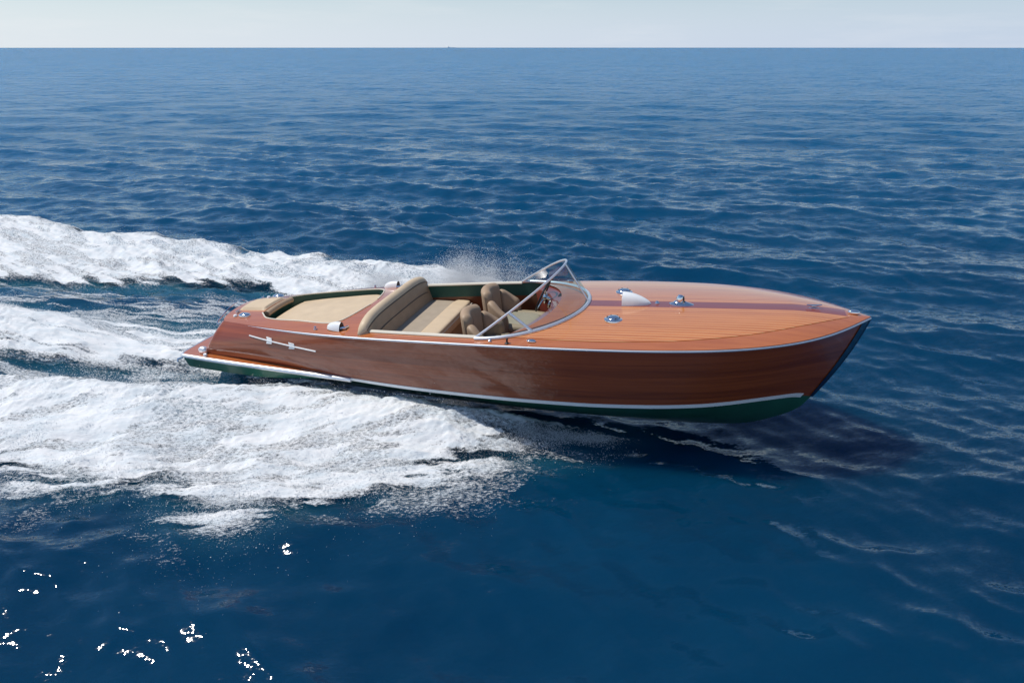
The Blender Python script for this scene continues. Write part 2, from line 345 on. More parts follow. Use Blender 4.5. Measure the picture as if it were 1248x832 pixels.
# ------------------------------------------------------------------ wake foam
def foam_field(key, X, Y):
    wx = X + .30*(fbm(X*1.3, Y*1.3, 31, 4)-.5); wy = Y + .30*(fbm(X*1.3, Y*1.3, 41, 4)-.5)
    sd_ = sdist(wx, wy, POLY[key])
    if key == 'near':
        sd_ = sd_ + .50*sst(-Y, 1.2, 2.4) + .22*sst(X, 3.4, 4.6); dens = sst(sd_, -.50, .75)
        hull = np.exp(-((-Y-1.0)/.75)**2) * (1-sst(X, 3.0, 5.7)) * sst(X, -5, 0)
        ridge = .5*np.exp(-((-Y-1.9)/.8)**2) * (1-sst(X, 0, 4))
        h = dens*(.05 + .44*hull + .24*ridge)
    elif key == 'mid':
        dens = sst(sd_, -.3, .5)
        h = dens*(.08 + .30*np.exp(-((X+4.2)/2.4)**2 - ((Y-.3)/.7)**2) + .16*np.exp(-((X+.4)/1.2)**2))
        band = np.exp(-((Y-1.25-.03*X)/.33)**2) * sst(X, -7, -2)
        dens = dens*(1-.45*band)
    else:
        dens = sst(sd_, -.25, .55)
        h = dens*(.10 + .30*np.exp(-((Y - 4.6 + .12*X)/1.3)**2) + .48*np.exp(-((X-2.7)/1.6)**2 - ((Y-3.0)/.9)**2))
        dens = dens*(1 - .35*sst(3.2-Y, 0, 1.2)*sst(-X, 0, 2))
    sk = {'near': .38, 'mid': 0.0, 'far': -.30}[key]          # the run of the streaks, aft and outward
    U = X*math.cos(sk) + Y*math.sin(sk); V_ = -X*math.sin(sk) + Y*math.cos(sk)
    U = U + .5*(fbm(X*.8, Y*.8, 71, 3)-.5); V_ = V_ + .25*(fbm(X*1.1, Y*1.1, 72, 3)-.5)
    e = .5 if key == 'mid' else .8
    st = fbm(U*.9, V_*4.2, 7, 4); hol = fbm(U*1.5*e, V_*6.5, 61, 5)
    l1 = 1-np.abs(2*fbm(U*2.4*e, V_*2.6, 3, 3)-1); l2 = 1-np.abs(2*fbm(U*6*e, V_*8, 5, 3)-1)
    l4 = 1-np.abs(2*fbm(U*13*e, V_*15, 15, 2)-1); l3 = fbm(U*22*e, V_*26, 9, 2)
    rg = .25 + 1.5*sst(fbm(X*.55, Y*.8, 101, 3), .32, .68); h = h + dens*(rg*(.035*(l1-.6) + .03*(l2-.6) + .025*(l4-.6)) + .02*(l3-.5) + .10*(st-.5))
    core = sst(sd_, .1, .7); lo = .40 if key == 'mid' else .40
    dens = dens*(lo + (1.25-lo)*np.maximum(sst(hol, .34, .62), .42*core))
    fr = sst(sd_, -1.05, .1) * sst(fbm(U*1.3, V_*2.6, 83, 4), .36, .62)     # thin broken fringe outside
    dens = np.maximum(dens, .54*fr*(1 if key == 'near' else .85))
    if key == 'mid':
        lace = sst(fbm(X*.7, Y*6, 95, 5), .36, .62)*sst(-X, -1.5, 1.5)*sst(Y, -1.9, -1.2)*(1-sst(Y, 2.6, 3.6))
        dens = np.maximum(dens, .64*lace)
    dens = dens*np.clip((np.minimum(X-X.min(), 1e9))/.6, 0, 1)
    return dens, h
def foam_mat(sk):
    t = NT('sea_foam'); P = t.n('ShaderNodeTexCoord').outputs['Object']
    de = t.n('ShaderNodeAttribute', attribute_name='dens').outputs['Fac']
    Pr = t.n('ShaderNodeMapping', {0: P, 'Rotation': (0, 0, -YAW-sk)}).outputs[0]
    n1 = t.noise(Pr, 6, 6, .66, (.35, 1.5, .6)).outputs[0]; n2 = t.noise(Pr, 38, 2, .6, (.55, 1.25, 1)).outputs[0]
    n3 = t.noise(P, 95, 2, .6).outputs[0]
    th_ = t.math('ADD', t.math('MULTIPLY', n1, .50), t.math('ADD', t.math('MULTIPLY_ADD', n2, .95, -.27), t.math('MULTIPLY_ADD', n3, .60, -.18)))
    al = t.n('ShaderNodeMapRange', {0: t.math('SUBTRACT', t.math('MULTIPLY', de, 1.02), th_), 1: -.10, 2: .30, 3: 0, 4: 1}).outputs[0]
    col = t.ramp(n1, [(.34, (.62, .68, .72)), (.60, (.80, .81, .82))])
    b = t.n('ShaderNodeBsdfPrincipled', {'Base Color': col, 'Roughness': .75, 'Specular IOR Level': .25})
    bp = t.n('ShaderNodeBump', {'Strength': .4, 'Distance': .03, 'Height': t.math('ADD', t.math('MULTIPLY', n1, .7), t.math('MULTIPLY', n2, .5))})
    t.link(bp.outputs[0], b.inputs['Normal'])
    tr = t.n('ShaderNodeBsdfTransparent'); mx_ = t.n('ShaderNodeMixShader', {0: al, 1: tr.outputs[0], 2: b.outputs[0]})
    t.link(mx_.outputs[0], t.o.inputs[0]); return t.m
FM = {k: foam_mat(v) for k, v in (('near', .38), ('mid', 0.0), ('far', -.30))}
HB = lambda X: np.interp(X, [.4, .9, 2, 4.5, 6.3, 7.2], [0, .35, .6, .65, .5, 0])
def make_foam(key, name, label, x0, x1, y0, y1, sx, sy):
    gx = np.arange(x0, x1, sx); gy = np.arange(y0, y1, sy); X, Y = np.meshgrid(gx, gy, indexing='ij'); sh = X.shape
    X = X.ravel(); Y = Y.ravel(); dens, h = foam_field(key, X, Y)
    inside = (X > .4) & (X < 6) & (np.abs(Y) < HB(X))
    dens = np.where(inside, 0, dens)
    wx, wy = to_world(X, Y); a, b, c = sea(wx, wy, np.full(X.shape, .08))
    V = np.stack([wx+a, wy+b, c + .012 + np.maximum(h, -.05)], 1)
    id_ = np.arange(X.size).reshape(sh)
    F = np.stack([id_[:-1, :-1], id_[1:, :-1], id_[1:, 1:], id_[:-1, 1:]], -1).reshape(-1, 4)
    F = F[(dens[F] > .03).any(1)]
    use = np.unique(F); mp_ = np.zeros(X.size, np.int64); mp_[use] = np.arange(len(use))
    o = bigmesh(name, V[use], mp_[F], FM[key], attrs={'dens': dens[use]})
    return tag(o, label, None, None, 'stuff')
make_foam('near', 'wake_foam', 'broad white churned wake foam peeling off the near side of the boat', -6, 6, -5.6, -.2, .022, .022)
make_foam('mid', 'wake_foam', 'smooth white rooster tail wake straight behind the stern', -11, 1.4, -2.0, 3.7, .028, .026)
make_foam('far', 'wake_foam', 'long white wake wave rolling away on the far side of the boat', -16, 6, .3, 8.2, .034, .03)

# droplets: octahedra thrown into one mesh per cloud
def droplets(name, label, X, Y, Z, rad):
    wx, wy = to_world(X, Y); P = np.stack([wx, wy, Z], 1); n = len(P)
    o = np.array([(1,1,1),(-1,-1,1),(-1,1,-1),(1,-1,-1)], float)*.75
    f = np.array([(0,2,1),(0,1,3),(0,3,2),(1,2,3)])
    V = (P[:, None] + o[None]*rad[:, None, None]).reshape(-1, 3); F = (f[None] + 4*np.arange(n)[:, None, None]).reshape(-1, 3)
    return tag(bigmesh(name, V, F, M['drop']), label, None, None, 'stuff')
M['drop'] = simple('water_drops', (.86, .88, .9), .35, var=.02)
def scatter_edge(key, n, lo, hi, x0, x1, y0, y1, zs, bias=1.0):
    X = rng.uniform(x0, x1, n*6); Y = rng.uniform(y0, y1, n*6)
    wx = X + .30*(fbm(X*1.3, Y*1.3, 31, 4)-.5); wy = Y + .30*(fbm(X*1.3, Y*1.3, 41, 4)-.5)
    s = sdist(wx, wy, POLY[key]); p = np.exp(-np.maximum(-s, 0)/lo) * np.exp(-np.maximum(s, 0)/hi) * sst(fbm(X*2.1, Y*2.1, 90, 5), .40, .60)**2
    k = (rng.random(len(X)) < p*bias) & ~((X > -.5) & (X < 7) & (np.abs(Y) < HB(X)+.42)); X, Y = X[k][:n], Y[k][:n]
    _, h = foam_field(key, X, Y); wx, wy = to_world(X, Y); _, _, c = sea(wx, wy, np.full(X.shape, .1))
    return X, Y, c + np.maximum(h, 0) + .01 + rng.exponential(zs, len(X))
X, Y, Z = scatter_edge('near', 140000, .22, .5, -6, 6, -5.6, -.3, .05)
droplets('wake_spray', 'fine white spray grains flung off the near wake edge', X, Y, Z, np.minimum(.0008 + rng.exponential(.0013, len(X)), .010))
n = 90000                              # the sheet of spray leaving the near chine
t_ = rng.random(n)**.8; px = 5.55 - 3.6*t_ + rng.normal(0, .12, n); py = -.72 - .50*t_ - np.abs(rng.normal(0, 1, n))*(.10 + .55*t_)
cl = fbm(px*1.6, py*5, 53, 4); k = rng.random(n) < sst(cl, .40, .62); px, py, t_ = px[k], py[k], t_[k]
pz = .03 + .34*t_*np.exp(-((-py-1.05)/.5)**2) + np.abs(rng.normal(0, 1, len(px)))*(.03 + .09*t_)
droplets('wake_spray', 'thin sheet of white spray leaving the near side of the hull amidships', px, py, pz, np.minimum(.0014 + rng.exponential(.0011, len(px)), .006))
X, Y, Z = scatter_edge('mid', 40000, .16, .6, -10, .3, -1.6, 2.2, .08)
droplets('wake_spray', 'fine white spray grains over the rooster tail behind the stern', X, Y, Z, np.minimum(.0008 + rng.exponential(.0013, len(X)), .010))
X, Y, Z = scatter_edge('far', 22000, .2, .5, -14, 5, .5, 8.2, .07)
n = 600000                             # the plume thrown up on the far side
t_ = rng.beta(1.5, 2.6, n); px = 4.1 - 4.4*t_ + rng.normal(0, .26, n); py = 2.5 + 1.5*t_ + rng.normal(0, .30, n)
pz = .24 + rng.beta(1.25, 2.7, n) * (.34 + .92*np.exp(-((t_-.30)/.19)**2))
k = (rng.random(n) < sst(fbm(px*2.4 + pz*1.5, py*1.2 - pz*3.2 + 9, 51, 5), .28, .58)) & (pz < 1.7); px, py, pz = px[k], py[k], pz[k]
X = np.append(X, px); Y = np.append(Y, py); Z = np.append(Z, pz)
droplets('wake_spray', 'white spray plume rising beyond the far side of the cockpit', X, Y, Z, np.minimum(.0014 + rng.exponential(.0011, len(X)), .008))

# ------------------------------------------------------------------ the motorboat
boat = bpy.data.objects.new('motorboat', None); COL.objects.link(boat)
boat.location = (BX, BY, BZ); boat.rotation_euler = BROT
tag(boat, 'varnished mahogany runabout with green bottom, beige seats and raked windscreen, speeding to the right', 'boat')
LEN = 8.5
S_ = np.array([0, .2, .4, .6, .75, .87, .95, 1.])*LEN
B_ = [.52, 1.0, 1.23, 1.33, 1.29, 1.03, .534, 0]
def b0(x): return np.maximum(spl(S_, B_, np.clip(x, 0, LEN)), 0)
def zs(x): return spl(np.array([0, .33, .66, 1])*LEN, [.638, .854, 1.026, 1.171], np.clip(x, 0, LEN))
RC = .13
def corner(x): return np.where(x < RC, (1 - np.clip(1 - x/RC, 0, 1)**3)**(1/3), 1.0)
def bs(x): return b0(x)*corner(np.asarray(x, float))
def dz_(x, y):
    bb = np.maximum(b0(x), .02); return zs(x) + .095*np.minimum(1, bb/.9)*(1 - np.clip(np.abs(y)/bb, 0, 1)**2)
CX = [-.25, 1, 2.2, 3.2, 4.5, 5.2, 6.0, 6.6, 7.19, 7.65, 7.98]
def yb(x):  # hull side foot (wood), inside the ledge aft
    return pch(CX, [.70, .84, 1.03, 1.12, 1.16, 1.14, 1.04, .88, .60, .29, 0], x)
def zb(x): return pch([-.25, 1, 3.2, 6.3, 7.2, 7.7, 7.98], [.19, .19, .19, .22, .215, .18, .085], x)
def zk(x): return pch([-.25, 3, 5, 6.3, 7.14, 7.57, 7.86, 7.98], [-.38, -.46, -.49, -.465, -.395, -.25, -.075, .083], x)
NU = 20
def side_point(t, u):
    """t 0..1 stern to stem, u 0..1 foot to sheer: (x, y>0, z)."""
    xb = -.25 + 8.23*t; xs = 8.5*t
    yB, zB = yb(xb), zb(xb); yS, zS = b0(xs), zs(xs)
    blg = .085*(1-sst(t, 0, .45)) - .05*sst(t, .55, .9)*(1-sst(t, .93, 1))
    return (xb + (xs-xb)*u + .05*4*u*(1-u)*t**14, yB + (yS-yB)*u + blg*4*u*(1-u), zB + (zS-zB)*u)
T0 = .016
ts = np.concatenate([np.linspace(T0, .1, 10)[:-1], np.linspace(.1, .9, 60)[:-1], 1-.1*np.linspace(1, 0, 22)**1.3])
us = np.linspace(0, 1, NU)
cols = []
for ph in np.linspace(0, math.pi/2, 16)[:-1]:
    c = []
    for u in us:
        x1, y1, z1 = side_point(T0, u); xt = x1 - RC
        c.append((x1 - (x1-xt)*math.cos(ph)**(2/3.0), y1*math.sin(ph)**(2/3.0), z1))
    cols.append(c)
ntr = len(cols)
for t in ts: cols.append([tuple(float(q) for q in side_point(t, u)) for u in us])
H = np.array(cols); H[-1, :, 1] = 0
arc = np.concatenate([[0], np.cumsum(np.linalg.norm(np.diff(H[:, NU//2], axis=0), axis=1))])
UVg = np.stack(np.meshgrid(arc, us*8, indexing='ij'), -1)
mb = MB()
for sg in (1, -1): mb.grid(H*np.array([1, sg, 1]), uv=UVg + (0 if sg < 0 else 40))
hull = mb.build('hull', M['hull'], boat)
# bottom
def bottom_col(P, x):
    q = []
    for w in np.linspace(0, 1, 9):
        ky = 0; kz = float(zk(x)); q.append((P[0], P[1] + (ky-P[1])*w, P[2] + (kz-P[2])*w - .05*math.sin(w*math.pi)*min(1, P[1])))
    return q
bc = [bottom_col(np.array(c[0]), min(max(c[0][0], -.25), 7.98)) for c in cols]
mb = MB()
for sg in (1, -1): mb.grid(np.array(bc)*np.array([1, sg, 1]))
mb.build('hull_bottom', M['green'], boat)
# white boot stripe along the foot of the side, proud of it
def strip(tl, ulo, uhi, off, sg, k=3):
    G = []
    for t in tl:
        a = np.array([side_point(t, u) for u in np.linspace(ulo(t), uhi(t), k)], float)
        a[:, 1] += off; G.append(a)
    G = np.array(G); inn = G.copy(); inn[..., 1] -= off + .01
    full = np.concatenate([inn[:, :1], G, inn[:, -1:]], 1)
    return full*np.array([1, sg, 1])
for sg in (-1, 1):
    mb = MB(); mb.grid(strip(np.concatenate([np.linspace(.10, .9, 70), np.linspace(.905, .985, 20)]), lambda t: -.045 + .02*t, lambda t: .018 + .012*t, .006, sg), cv=True)
    mb.build('boot_stripe', M['white'], hull)
# sheer rub rail
sh_t = np.concatenate([ts, []])
pts = [(H[i, -1]) for i in range(len(cols))]
mb = MB()
line = [np.array(p)*np.array([1, -1, 1]) + np.array([0, 0, -.020]) for p in pts[::-1]] + [np.array(p) + np.array([0, 0, -.020]) for p in pts[1:]]
mb.tube(line, .0135, 8); mb.build('rub_rail', M['rail'], hull)
# stem band
mb = MB()
tb = np.linspace(1, 0, 14)
for sg in (1, -1):
    G = []
    for t in tb:
        a = np.array([side_point(1-t*(.003+.0085*u**.7), u) for u in np.linspace(-.0, .985, 18)], float); a[:, 1] += .007; a[:, 0] += .006
        G.append(a)
    G = np.array(G); G[-1, :, 0] += .012
    # taper the band wider at the top
    mb.grid(G*np.array([1, sg, 1]))
mb.build('stem_band', M['stem'], hull)
# arrow emblem on the near side aft
def on_side(x, z, off, sg=-1):
    t = min(max(x/8.4, .02), .98)
    for _ in range(12):
        u = (z - float(zb(-.25+8.23*t))) / (float(zs(8.5*t)) - float(zb(-.25+8.23*t))); p = side_point(t, u); t += (x-float(p[0]))/8.4
    return Vector((float(p[0]), sg*(float(p[1])+off), float(p[2])))
for sg in (-1, 1):
    mb = MB(); ln = lambda x: .575 - .035*(x-.72)
    mb.tube([on_side(x, ln(x), .008, sg) for x in np.linspace(.66, 1.78, 14)], .0095, 8, flat=1)
    for xc in (.98, 1.36):
        for s2 in (1, -1):
            q = [on_side(xc, ln(xc)+s2*.008, .012, sg), on_side(xc+.085, ln(xc)+s2*.008, .012, sg), on_side(xc+.075, ln(xc)+s2*.036, .012, sg), on_side(xc-.015, ln(xc)+s2*.043, .012, sg)]
            q2 = [p - Vector((0, sg*.012, 0)) for p in q]
            mb.add(q+q2, [(0,1,2,3), (7,6,5,4), (0,4,5,1), (1,5,6,2), (2,6,7,3), (3,7,4,0)])
    mb.build('arrow_emblem', M['white'], hull)

# swim platform and the ledge it runs into
def ledge_y(x): return pch([-.47, 0, 1, 2.25], [.82, .875, .955, 1.045], x)
px_ = np.concatenate([[-.52, -.505, -.49], np.linspace(-.47, 2.25, 30)])
yo = np.concatenate([[.70, .77, .805], ledge_y(np.linspace(-.47, 2.25, 30))])
top = []; 
for x_, y_ in zip(px_, yo):
    z_ = float(zb(x_)) + .012
    top.append([(x_, y_*w, z_) for w in np.linspace(-1, 1, 9)])
mb = MB(); mb.grid(top); plat = mb.build('swim_platform', M['deck'], boat)
edge = [(x_, -y_, float(zb(x_))-.012) for x_, y_ in zip(px_, yo)][::-1] + [(x_, y_, float(zb(x_))-.012) for x_, y_ in zip(px_, yo)]
mb = MB(); mb.tube(edge, .03, 8); mb.build('platform_rail', M['satin'], plat)
mb = MB(); tq_ = lambda x: 1-float(sst(x, .6, 2.25)); und = [[(e[0], e[1], e[2]-.02), (e[0]*.97+.02, e[1]*(.97-.03*tq_(e[0])), e[2]-.03-.15*tq_(e[0])), (e[0]*.9+.1, e[1]*.3, e[2]-.04-.3*tq_(e[0])), (e[0]*.9+.1, 0, e[2]-.04-.36*tq_(e[0]))] for e in edge]; mb.grid(und); mb.build('platform_underside', M['green'], plat)

# ---- deck
deck_root = None
w1 = lambda x: pch([.60, .78, 1.4, 1.86, 1.98, 2.10, 2.16], [.36, .54, .68, .76, .70, .42, .12], x)
w2 = lambda x: np.minimum(b0(x)-.135, 1.19)
XO0, XO1, XA, XF = .60, 2.16, 2.42, 4.78        # recess start, end; cockpit start, front
def win(x):
    x = np.asarray(x, float)
    front = 1.17*np.sqrt(np.clip(1 - (np.clip(x-4.0, 0, .78)/.78)**2, 0, 1))
    return np.where((x > XO0) & (x < XO1), w1(x), np.where((x > XA) & (x < XF), np.where(x > 4.0, np.minimum(front, w2(x)), w2(x)), 0))
def deck_strip(mb, xs_, yin, yout, k, sg, dz=0):
    G = []
    for x_ in xs_:
        a, b = float(yin(x_)), float(yout(x_)); ys = np.linspace(a, max(b, a), k)
        G.append([(x_, sg*q, float(dz_(x_, q))+dz) for q in ys])
    mb.grid(G)
mb = MB(); z0 = lambda x: 0.0
fr = 4.0 + .78*np.sin(np.linspace(0, math.pi/2, 22)); e = 1e-4
for sg in (1, -1):
    deck_strip(mb, np.concatenate([RC*np.linspace(0, 1, 12)**2, np.linspace(RC, XO0, 6)[1:]]), z0, bs, 9, sg)
    deck_strip(mb, np.concatenate([np.linspace(XO0, 1.8, 24), np.linspace(1.83, XO1, 16)]), w1, bs, 7, sg)
    deck_strip(mb, np.linspace(XO1, XA, 6), z0, bs, 9, sg)
    deck_strip(mb, np.linspace(XA, 4.0, 24), w2, bs, 5, sg)
    deck_strip(mb, fr, lambda x: min(float(w2(x)), 1.17*math.sqrt(max(0, 1-((x-4.0)/.78)**2))), bs, 9, sg)
    deck_strip(mb, np.concatenate([np.linspace(XF, 8.0, 36), 8.5-.5*np.linspace(1, 0, 14)**1.6]), z0, bs, 13, sg)
deck = mb.build('deck', M['deck'], boat)
def arcw(x): return 1.235*math.sqrt(max(0, 1-((max(x, 4.0)-4.0)/1.165)**2)) if x < 5.165 else 0
tk = lambda x: pch([4.15, 4.6, 5.4, 6.2, 7.0, 7.6, 8.1, 8.24], [1.10, 1.135, 1.17, 1.11, .90, .60, .245, .13], x)
for sg in (1, -1):
    mb = MB(); deck_strip(mb, np.concatenate([np.linspace(4.36, 5.2, 26), np.linspace(5.2, 8.24, 50)[1:]]), lambda x: max(.115, arcw(x)-.02), tk, 13, sg, .004)
    mb.build('foredeck_planking', M['teak'], deck)
mb = MB(); mb.grid([[(x_, y_, float(dz_(x_, y_))+.004) for y_ in np.linspace(-.113, .113, 5)] for x_ in np.linspace(5.14, 8.22, 30)])
mb.build('king_plank', M['plank'], deck)
# coaming rims
def outline(xs_, f, sg, dz=.006): return [(x_, sg*float(f(x_)), float(dz_(x_, f(x_)))+dz) for x_ in xs_]
xs1 = np.concatenate([np.linspace(XO0, 1.8, 24), np.linspace(1.83, XO1, 16)]); xs2 = np.linspace(XA+.06, 4.0, 24)
for sg in (1, -1):
    mb = MB(); mb.tube(outline(xs1, w1, sg, .003), .010, 8); mb.build('recess_rim', M['cream'], deck)
for sg in (1, -1):
    mb = MB(); mb.tube([(p[0], p[1]-sg*.012, p[2]) for p in outline(xs2, w2, sg, .006)], .034, 8, flat=.6)
    mb.build('cockpit_rim', M['cream'], deck)

# ---- sun pad recess
def ring_recess(dzv):
    a = [(XO0, w_*.30, None) for w_ in np.linspace(0, 1, 4)[:-1]]
    return a
mb = MB(); loop = [(x_, float(w1(x_))) for x_ in xs1]
lp = [(x_, -y_) for x_, y_ in loop][::-1] + loop
lp2 = lp + [lp[0]]
G = [[(x_, y_, float(dz_(x_, y_))+.001), (x_, y_*.99, float(dz_(x_, y_))-.21)] for x_, y_ in lp2]
mb.grid(G); G = [[(x_, y_*s_, float(dz_(x_, y_))-.205) for s_ in (-1, 0, 1)] for x_, y_ in loop]; mb.grid(G)
rec = mb.build('sunpad_recess', M['green_trim'], boat)
xs3 = np.linspace(XO0+.13, XO1-.02, 60)
mb = MB(); n_ = 61; G = []
for i, x_ in enumerate(xs3):
    w_ = float(w1(x_))*.955 - .012; ex = min(1, (i+.0)/2, (len(xs3)-1-i)/2); w_ = max(w_, .06); row = []
    for q in np.linspace(-1, 1, n_):
        y_ = q*w_; edge_ = min(1, (1-abs(q))*w_/.035); rd = math.sqrt(max(0, 1-(1-min(edge_, ex))**2))
        seam = .005*sum(math.exp(-((y_-s_)/.012)**2) for s_ in (-.42, -.14, .14, .42))
        row.append((x_, y_, float(dz_(x_, .66)) - .165 + .095*rd - seam + .02*(1-q*q)))
    G.append(row)
mb.grid(G); pad = mb.build('sunpad', M['vinyl'], boat)
mb = MB()
for y_ in (-.42, -.14, .14, .42):
    xx = [x_ for x_ in xs3[3:-3] if abs(y_) < float(w1(x_))-.08]
    mb.tube([(x_, y_, float(dz_(x_, .66))-.165+.095-.008+.02*(1-(y_/max(.1, float(w1(x_))*.955-.012))**2)) for x_ in xx], .0035, 6)
    mb.build('seam', M['vinyl'], pad); mb = MB()
# rolled bolster at the recess's aft edge and padded aft panel
mb = MB(); mb.tube([(XO0+.045, y_, float(dz_(XO0, y_))-.028) for y_ in np.linspace(-.33, .33, 12)], .042, 14); mb.build('bolster', M['vinyl2'], boat)
mb = MB(); G = []
for i, x_ in enumerate(np.linspace(.13, .585, 16)):
    row = []
    for q in np.linspace(-1, 1, 17):
        w_ = .215 + .13*(x_-.13); y_ = q*w_ ; ee = min(1, (1-abs(q))*w_/.03, min(i, 15-i)/1.5); rd = math.sqrt(max(0, 1-(1-ee)**2))
        row.append((x_, y_, float(dz_(x_, y_)) + .002 + .032*rd - .004*(1-rd)))
    G.append(row)
mb.grid(G); mb.build('aft_pad', M['vinyl'], boat)

# ---- cockpit shell
xs4 = np.concatenate([np.linspace(XA, 4.0, 24), fr[1:]])
def wc(x): return float(min(w2(x), 1.17*math.sqrt(max(0, 1-((max(x, 4.0)-4.0)/.78)**2))))
for nm, mt, za, zb_ in (('coaming', 'green_trim', 0.0, -.19), ('side_lining', 'floor', -.19, None)):
    for sg in (1, -1):
        mb = MB(); G = []
        for x_ in np.linspace(XA, 4.55, 40):
            y_ = float(w2(x_)) if x_ <= 4.55 else wc(x_); zd = float(dz_(x_, y_)); ins_ = 0 if nm == 'coaming' else .012
            G.append([(x_, sg*(y_-ins_+.002), zd+za-.001), (x_, sg*((y_-ins_-.01) if zb_ else min(y_-.03, float(yb(x_))-.05)), zd+zb_ if zb_ else .21)])
        mb.grid(G); mb.build(nm, M[mt], boat)
mb = MB(); mb.grid([[(x_, q*(min(float(w2(x_)), float(yb(x_)))-.04), .22) for q in np.linspace(-1, 1, 5)] for x_ in np.linspace(XA-.1, 5.2, 12)])
mb.grid([[(XA+.0, y_, z_) for y_ in (-1.0, 0, 1.0)] for z_ in (.22, .93)])
mb.build('cockpit_floor', M['floor'], boat)
# dashboard: shelf below the screen and the panel under it
mb = MB(); G = []
for a in np.linspace(-R(66), R(66), 41):
    sx, cx = math.sin(a), math.cos(a)
    xo, yo_ = 4.0 + .79*cx, 1.165*sx; xi, yi = 4.0 + .67*cx*(1-.1*abs(sx)), 1.10*sx
    zo = float(dz_(xo, yo_)); zi = zo - .06
    G.append([(xo+.03, yo_, zo-.012), (xi, yi, zi), (xi-.02, yi, zi-.03), (xi+.06, yi*.99, zi-.34)])
mb.grid(G); dash = mb.build('dashboard', M['dash'], boat)
for y_ in (-.55, -.2, .12, .32, .58, .78):
    a = math.asin(y_/1.10); xi = 4.0 + .67*math.cos(a)*(1-.1*abs(math.sin(a))); zi = float(dz_(4.5, y_))-.06
    Mx = Matrix.Translation((xi-.005, y_, zi-.13)) @ Matrix.Rotation(R(-80), 4, 'Y')
    mb = MB(); mb.lathe([(.001, .012), (.045, .012), (.048, .02), (.056, .018), (.058, 0)], Mx, 20); g = mb.build('gauge', M['chrome'], dash)
    mb = MB(); mb.lathe([(.001, .0145), (.043, .0145)], Mx, 20); mb.build('dial', M['dial'], g)
# instrument hood on the dash
mb = MB(); mb.pad((4.76, .47, .985), (.10, .17, .06), n=2.6); mb.build('instrument_hood', M['black'], dash)

# ---- rear bench
bench = bpy.data.objects.new('rear_bench', None); COL.objects.link(bench); bench.parent = boat
def bench_back():
    G = []; ny = 49
    for i in range(ny):
        q = -1 + 2*i/(ny-1); y_ = 1.095*q; e_ = (1-abs(q)**7)**(1/7) if abs(q) < 1 else 0
        tp = .825 + .15*(1-abs(q)**5)**(1/2.0) if abs(q) < 1 else .84
        xo = 2.385 + .04*abs(q)**3.5; th0 = .145*max(e_, .25)
        zb0 = .50; row = []
        prof = []
        for a in np.linspace(0, math.pi, 9): prof.append((th0/2*math.cos(a), math.sin(a)*th0*.55))
        tl = .16
        # front face bottom -> up, over the top roll, down the back
        lean = lambda z: tl*(tp-z)/(tp-zb0)
        for z in np.linspace(zb0, tp, 7): row.append((xo + lean(z)*.9 + th0, y_, z))
        for dx_, dz2 in prof[1:-1]: row.append((xo + th0/2 + dx_, y_, tp+dz2))
        for z in np.linspace(tp, zb0, 5): row.append((xo + lean(z)*.4, y_, z))
        G.append(row)
    return np.array(G)
G = bench_back(); k_ = G.shape[1]
mb = MB(); mb.grid(G[:, 6:]); mb.add(G[0], [tuple(range(k_))]); mb.add(G[-1], [tuple(range(k_))]); back = mb.build('backrest', M['vinyl'], bench)
mb = MB(); mb.grid(G[:, :7]); mb.build('backrest_face', M['vinyl2'], back)
mb = MB(); mb.tube([tuple(G[i, 6] + np.array([.003, 0, 0])) for i in range(1, 48)], .008, 6)
mb.tube([tuple(G[i, 4]*np.array([1, .93, 1]) + np.array([.004, 0, -.0])) for i in range(2, 47)], .006, 6); mb.build('piping', M['pipe'], back)
mb = MB(); mb.pad((2.84, 0, .60), (.25, 1.03, .06), n=7); mb.build('seat_cushion', M['insert'], bench)
mb = MB(); mb.pad((3.13, 0, .60), (.135, 1.04, .095), n=6); mb.build('seat_bolster', M['vinyl'], bench)
mb = MB(); mb.box((2.95, 0, .385), (.27, .95, .16)); mb.build('seat_base', M['vinyl2'], bench, smooth=False)
mb = MB(); mb.tube([(3.263, y_, .635) for y_ in np.linspace(-.98, .98, 8)], .009, 6); mb.build('piping', M['cream'], bench)

